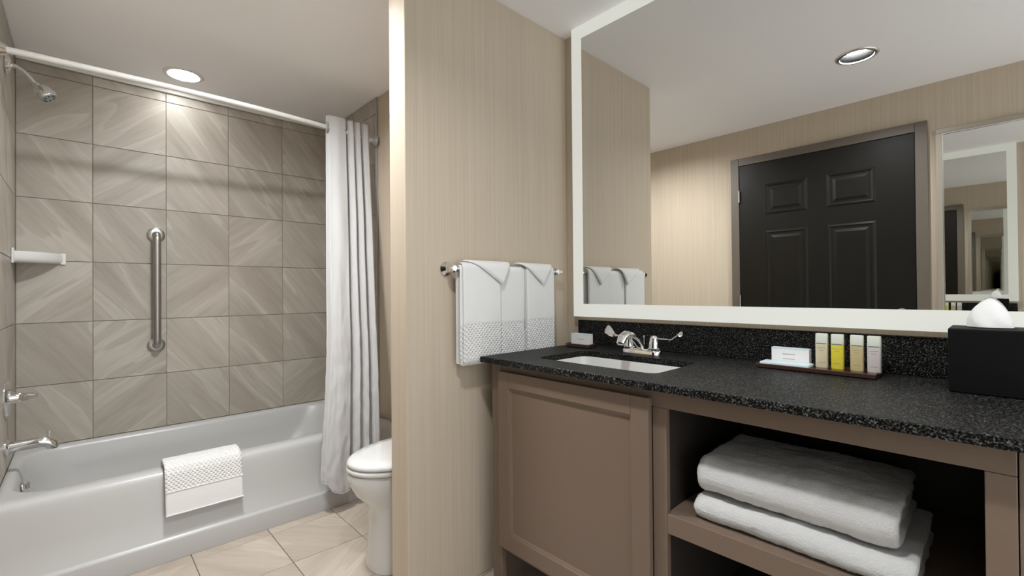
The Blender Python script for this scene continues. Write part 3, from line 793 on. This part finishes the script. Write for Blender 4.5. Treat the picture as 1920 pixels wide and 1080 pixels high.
def faucet():
    x, yc_ = 1.532, 0.921; z = HC
    t = thing('sink_faucet', 'chrome two-handle faucet with wing levers behind the sink', 'faucet', (x, yc_, z))
    rg = []
    for k, zz in ((0.0, 0.0005), (0.0, 0.014), (-0.002, 0.019), (-0.006, 0.022)):
        rg.append([(px, py, z+zz) for px, py in rrect(x-0.026-k, x+0.026+k, yc_-0.079-k, yc_+0.079+k, 0.025, 8)])
    MB().rings(rg).build('base_plate', M['chrome'], t, smooth=True, angle=50)
    MB().tube([(x, yc_, z+0.016), (x-0.012, yc_, z+0.036), (x-0.040, yc_, z+0.058), (x-0.075, yc_, z+0.076), (x-0.105, yc_, z+0.080), (x-0.128, yc_, z+0.072), (x-0.140, yc_, z+0.052)],
              [0.015, 0.0135, 0.013, 0.014, 0.016, 0.016, 0.014], 18, flat=(1.15, 0.95)).build('spout', M['chrome'], t, smooth=True)
    MB().lathe([(0.011, 0), (0.011, 0.004)], (x-0.1405, yc_, z+0.046), (0.2, 0, 1)).build('aerator', M['greyplastic'], t, smooth=True)
    for s in (1, -1):
        y = yc_+s*0.051
        h = MB().lathe([(0.024, 0.018), (0.024, 0.026), (0.0205, 0.028), (0.0185, 0.044), (0.0155, 0.062), (0.011, 0.070), (0.004, 0.073)], (x, y, z)).build('handle', M['chrome'], t, smooth=True)
        m = MB(); Ln = 0.112
        def blade(u, v, sd):
            d = u*Ln
            lift = 0.066 + 0.022*sm(0.58, 0.92, u) - 0.006*sm(0.92, 1.0, u) - 0.002*sm(0, .3, u)
            wdt = 0.0055+0.0105*sm(0.5, 0.85, u); wdt *= math.sqrt(max(0.0, 1-max(0, (u-0.86)/0.14)**2))+0.05
            tw = 1.0*sm(0.45, 0.8, u) if s > 0 else 0.35*sm(0.45, 0.8, u)
            off = (v-0.5)*2*wdt
            return x-0.3*d*0.15+off*math.cos(tw)+0.0, y+s*d, z+lift+off*math.sin(tw)+sd*0.0022
        slab_grid(m, blade, 30, 8, None)
        m.build('wing_lever', M['chrome'], h, smooth=True, angle=60)
    MB().lathe([(0.0025, 0.018), (0.0025, 0.060), (0.004, 0.063), (0.004, 0.068), (0.002, 0.070)], (x+0.018, yc_, z), n=12).build('lift_rod', M['chrome'], t, smooth=True)
faucet()

# ------------------------------------------------------------------ small things on the counter
def tray(name, label, x0, x1, y0, y1, h):
    rg = []
    for k, zz in ((-0.004, 0.0005), (0, 0.003), (0, h-0.002), (-0.002, h), (-0.005, h), (-0.007, h-0.003)):
        rg.append([(x, y, HC+zz) for x, y in rrect(x0-k, x1+k, y0-k, y1+k, 0.008, 5)])
    o = MB().rings(rg).build(name, M['brown'], smooth=True, angle=40)
    return tag(o, label, 'tray')
tray('soap_tray', 'small dark brown soap tray at the corner of the counter by the towels', 1.520, 1.590, 1.165, 1.285, 0.016)
ZT1 = HC+0.0132
def soap_box(x, xd, y0, y1, z0, z1, label, lines, blue=True):
    t = thing('soap_box', label, 'soap box', (x+xd/2, (y0+y1)/2, z0))
    MB().box(x, x+xd, y0, y1, z0, z1-0.004).build('carton', M['card'], t, bevel=0.0008)
    MB().box(x-0.0003, x+xd+0.0003, y0-0.0003, y1+0.0003, z1-0.0039, z1).build('top_band', M['bluecard'], t, bevel=0.0008)
    for yc_, zc, hw in lines:
        MB().box(x-0.0004, x+0.0002, yc_-hw, yc_+hw, zc-0.0009, zc+0.0009).build('printed_line', M['ink'], t)
soap_box(1.540, 0.026, 1.172, 1.268, ZT1, HC+0.058, 'white soap carton standing on the small soap tray', [(1.216, HC+0.035, 0.017)])
tray('amenity_tray', 'long dark brown tray holding toiletries by the backsplash', 1.512, 1.612, 0.222, 0.518, 0.014)
ZT2 = HC+0.0112
soap_box(1.574, 0.024, 0.388, 0.490, ZT2, HC+0.060, 'white soap carton standing at the end of the long toiletry tray', [(0.442, HC+0.041, 0.017), (0.442, HC+0.027, 0.016)])
sachet = MB().box(1.516, 1.571, 0.376, 0.506, ZT2+0.0003, ZT2+0.009).build('flat_packet', M['bluecard'], bevel=0.002)
tag(sachet, 'flat pale blue packet lying on the toiletry tray before the carton', 'packet')
def bottle(y, mat, label):
    x, hw = 1.572, 0.0150; z0 = ZT2; z1 = HC+0.110; zc = z0+0.072
    t = thing('toiletry_bottle', label, 'bottle', (x, y, z0), 'four toiletry bottles on the tray')
    rg = []
    for k, d, zz in ((-0.001, 0.0085, z0), (0, 0.0095, z0+0.002), (0, 0.0095, zc)):
        rg.append([(px, py, zz) for px, py in rrect(x-d, x+d, y-hw-k, y+hw+k, 0.004, 4)])
    MB().rings(rg).build('body', mat, t, smooth=True, angle=45)
    MB().rings([[(px, py, zz) for px, py in rrect(x-d, x+d, y-hw+q, y+hw-q, 0.004, 4)] for d, q, zz in ((0.0095, 0, zc+0.0002), (0.0090, 0.0003, z1-0.002), (0.0080, 0.001, z1))]).build('cap', M['cap'], t, smooth=True, angle=45)
    f = x-0.0097
    MB().box(f, f+0.0006, y-0.012, y+0.012, zc-0.003, zc-0.0003).build('teal_stripe', M['teal'], t)
    for hw2, dz in ((0.0105, 0.014), (0.006, 0.021), (0.009, 0.056)):
        MB().box(f, f+0.0005, y-hw2, y+hw2, zc-dz-0.0007, zc-dz+0.0007).build('printed_line', M['ink'], t)
bottle(0.355, M['cream'], 'cream toiletry bottle standing next to the soap carton')
bottle(0.317, M['yellow'], 'bright yellow toiletry bottle on the tray')
bottle(0.272, M['honey'], 'honey-coloured toiletry bottle between the yellow and the milky bottle')
bottle(0.234, M['clear'], 'milky pinkish-white toiletry bottle nearest the black tissue box')

def tissue_box():
    x0, x1, y0, y1, z1 = 1.458, 1.592, -0.056, 0.082, 1.014
    t = thing('tissue_box_cover', 'black square tissue box cover on the granite countertop', 'tissue box', (1.525, 0.013, HC))
    cx, cy_ = (x0+x1)/2, (y0+y1)/2; n = 32
    m = MB().box(x0, x1, y0, y1, HC+0.0005, z1-0.001); m.build('cover', M['black'], t, bevel=0.003)
    MB().lathe([(0.036, 0.0), (0.040, 0.002), (0.044, 0.0)], (cx, cy_, z1-0.001), cap0=False, cap1=False).build('opening_rim', M['black'], t, smooth=True)
    def f(u, v):
        a = 2*math.pi*v; h = u
        r = 0.038*max(0, 1-h**1.9)**0.72 + 0.0018*math.sin(5*a+5*h)*(1-h)
        sx = 0.55+0.25*(1-h)
        return cx+r*sx*math.cos(a)-0.004*h, cy_+r*math.sin(a)+0.004*math.sin(h*3), z1+0.0015+0.066*h*(1-0.08*abs(math.cos(a)))
    o = MB().grid(f, 24, 48).build('tissue', M['tissue'], smooth=True, angle=80)
    tag(o, 'white paper tissue standing up out of the black cover', 'tissue')
tissue_box()

# ------------------------------------------------------------------ bath towels on the shelf
def bath_towel(x0, x1, y0, y1, z0, z1, label, seed):
    """folded towel: two nested folds, rounded front edge, layers showing at the ends"""
    H_ = z1-z0; zc = (z0+z1)/2
    m = MB()
    def fold(rad, th, xb, seed2, ysh):
        # stroke path in (x,z): back top -> front -> back bottom; rad = centre-line half height
        flat = 24; arc = 18
        pth = []
        xf = x0+H_/2
        for k in range(flat): pth.append((xb+(xf-xb)*k/flat, rad, 0, 1))
        for k in range(arc+1):
            a = math.pi/2+math.pi*k/arc; pth.append((xf+rad*math.cos(a)*0.95, rad*math.sin(a), math.cos(a), math.sin(a)))
        for k in range(1, flat+1): pth.append((xf+(xb-xf)*k/flat, -rad, 0, -1))
        n = len(pth)-1
        def f(u, v, sd):
            i = min(n, max(0, u*n)); a = int(min(i, n-1)); k = i-a
            px, pz, nx, nz_ = (pth[a][q]*(1-k)+pth[a+1][q]*k for q in range(4))
            y = y0-ysh+(y1-y0+2*ysh)*v
            e = min(v, 1-v)*(y1-y0); rr = 0.35+0.65*math.sqrt(max(0, 1-max(0, 1-e/(th*1.4))**2))
            q = th*rr*sd
            sag = -0.004*abs(math.sin(v*math.pi*1.3+seed))
            w_ = 0.0035*nz(px*14, y*11, seed+seed2)+0.0022*nz(px*45, y*45, seed)+0.0011*nz(px*230, y*230, pz*230)
            x = px+nx*(q+w_)+0.006*nz(y*7, seed, pz*9); z = zc+pz+nz_*(q+w_)+ (sag if pz > 0 else 0)
            return x, y+0.004*nz(px*20, pz*40, seed+9), max(z, z0+0.0008)
        slab_grid(m, f, 110, 90, None)
    t4 = H_/8
    fold(H_/2-t4, t4*0.98, x1, 1, 0.0)
    fold(H_/2-3*t4, t4*0.96, x1-0.01, 5, -0.004)
    o = m.build('bath_towel', M['pile'], smooth=True, angle=80)
    return tag(o, label, 'towel', 'folded bath towels on the vanity shelf')
bath_towel(1.150, 1.470, 0.112, 0.548, 0.5145, 0.577, 'folded white bath towel lying directly on the vanity shelf, bottom of two', 1.3)
bath_towel(1.158, 1.450, 0.140, 0.545, 0.5785, 0.674, 'folded white bath towel on top of the other towel', 4.7)
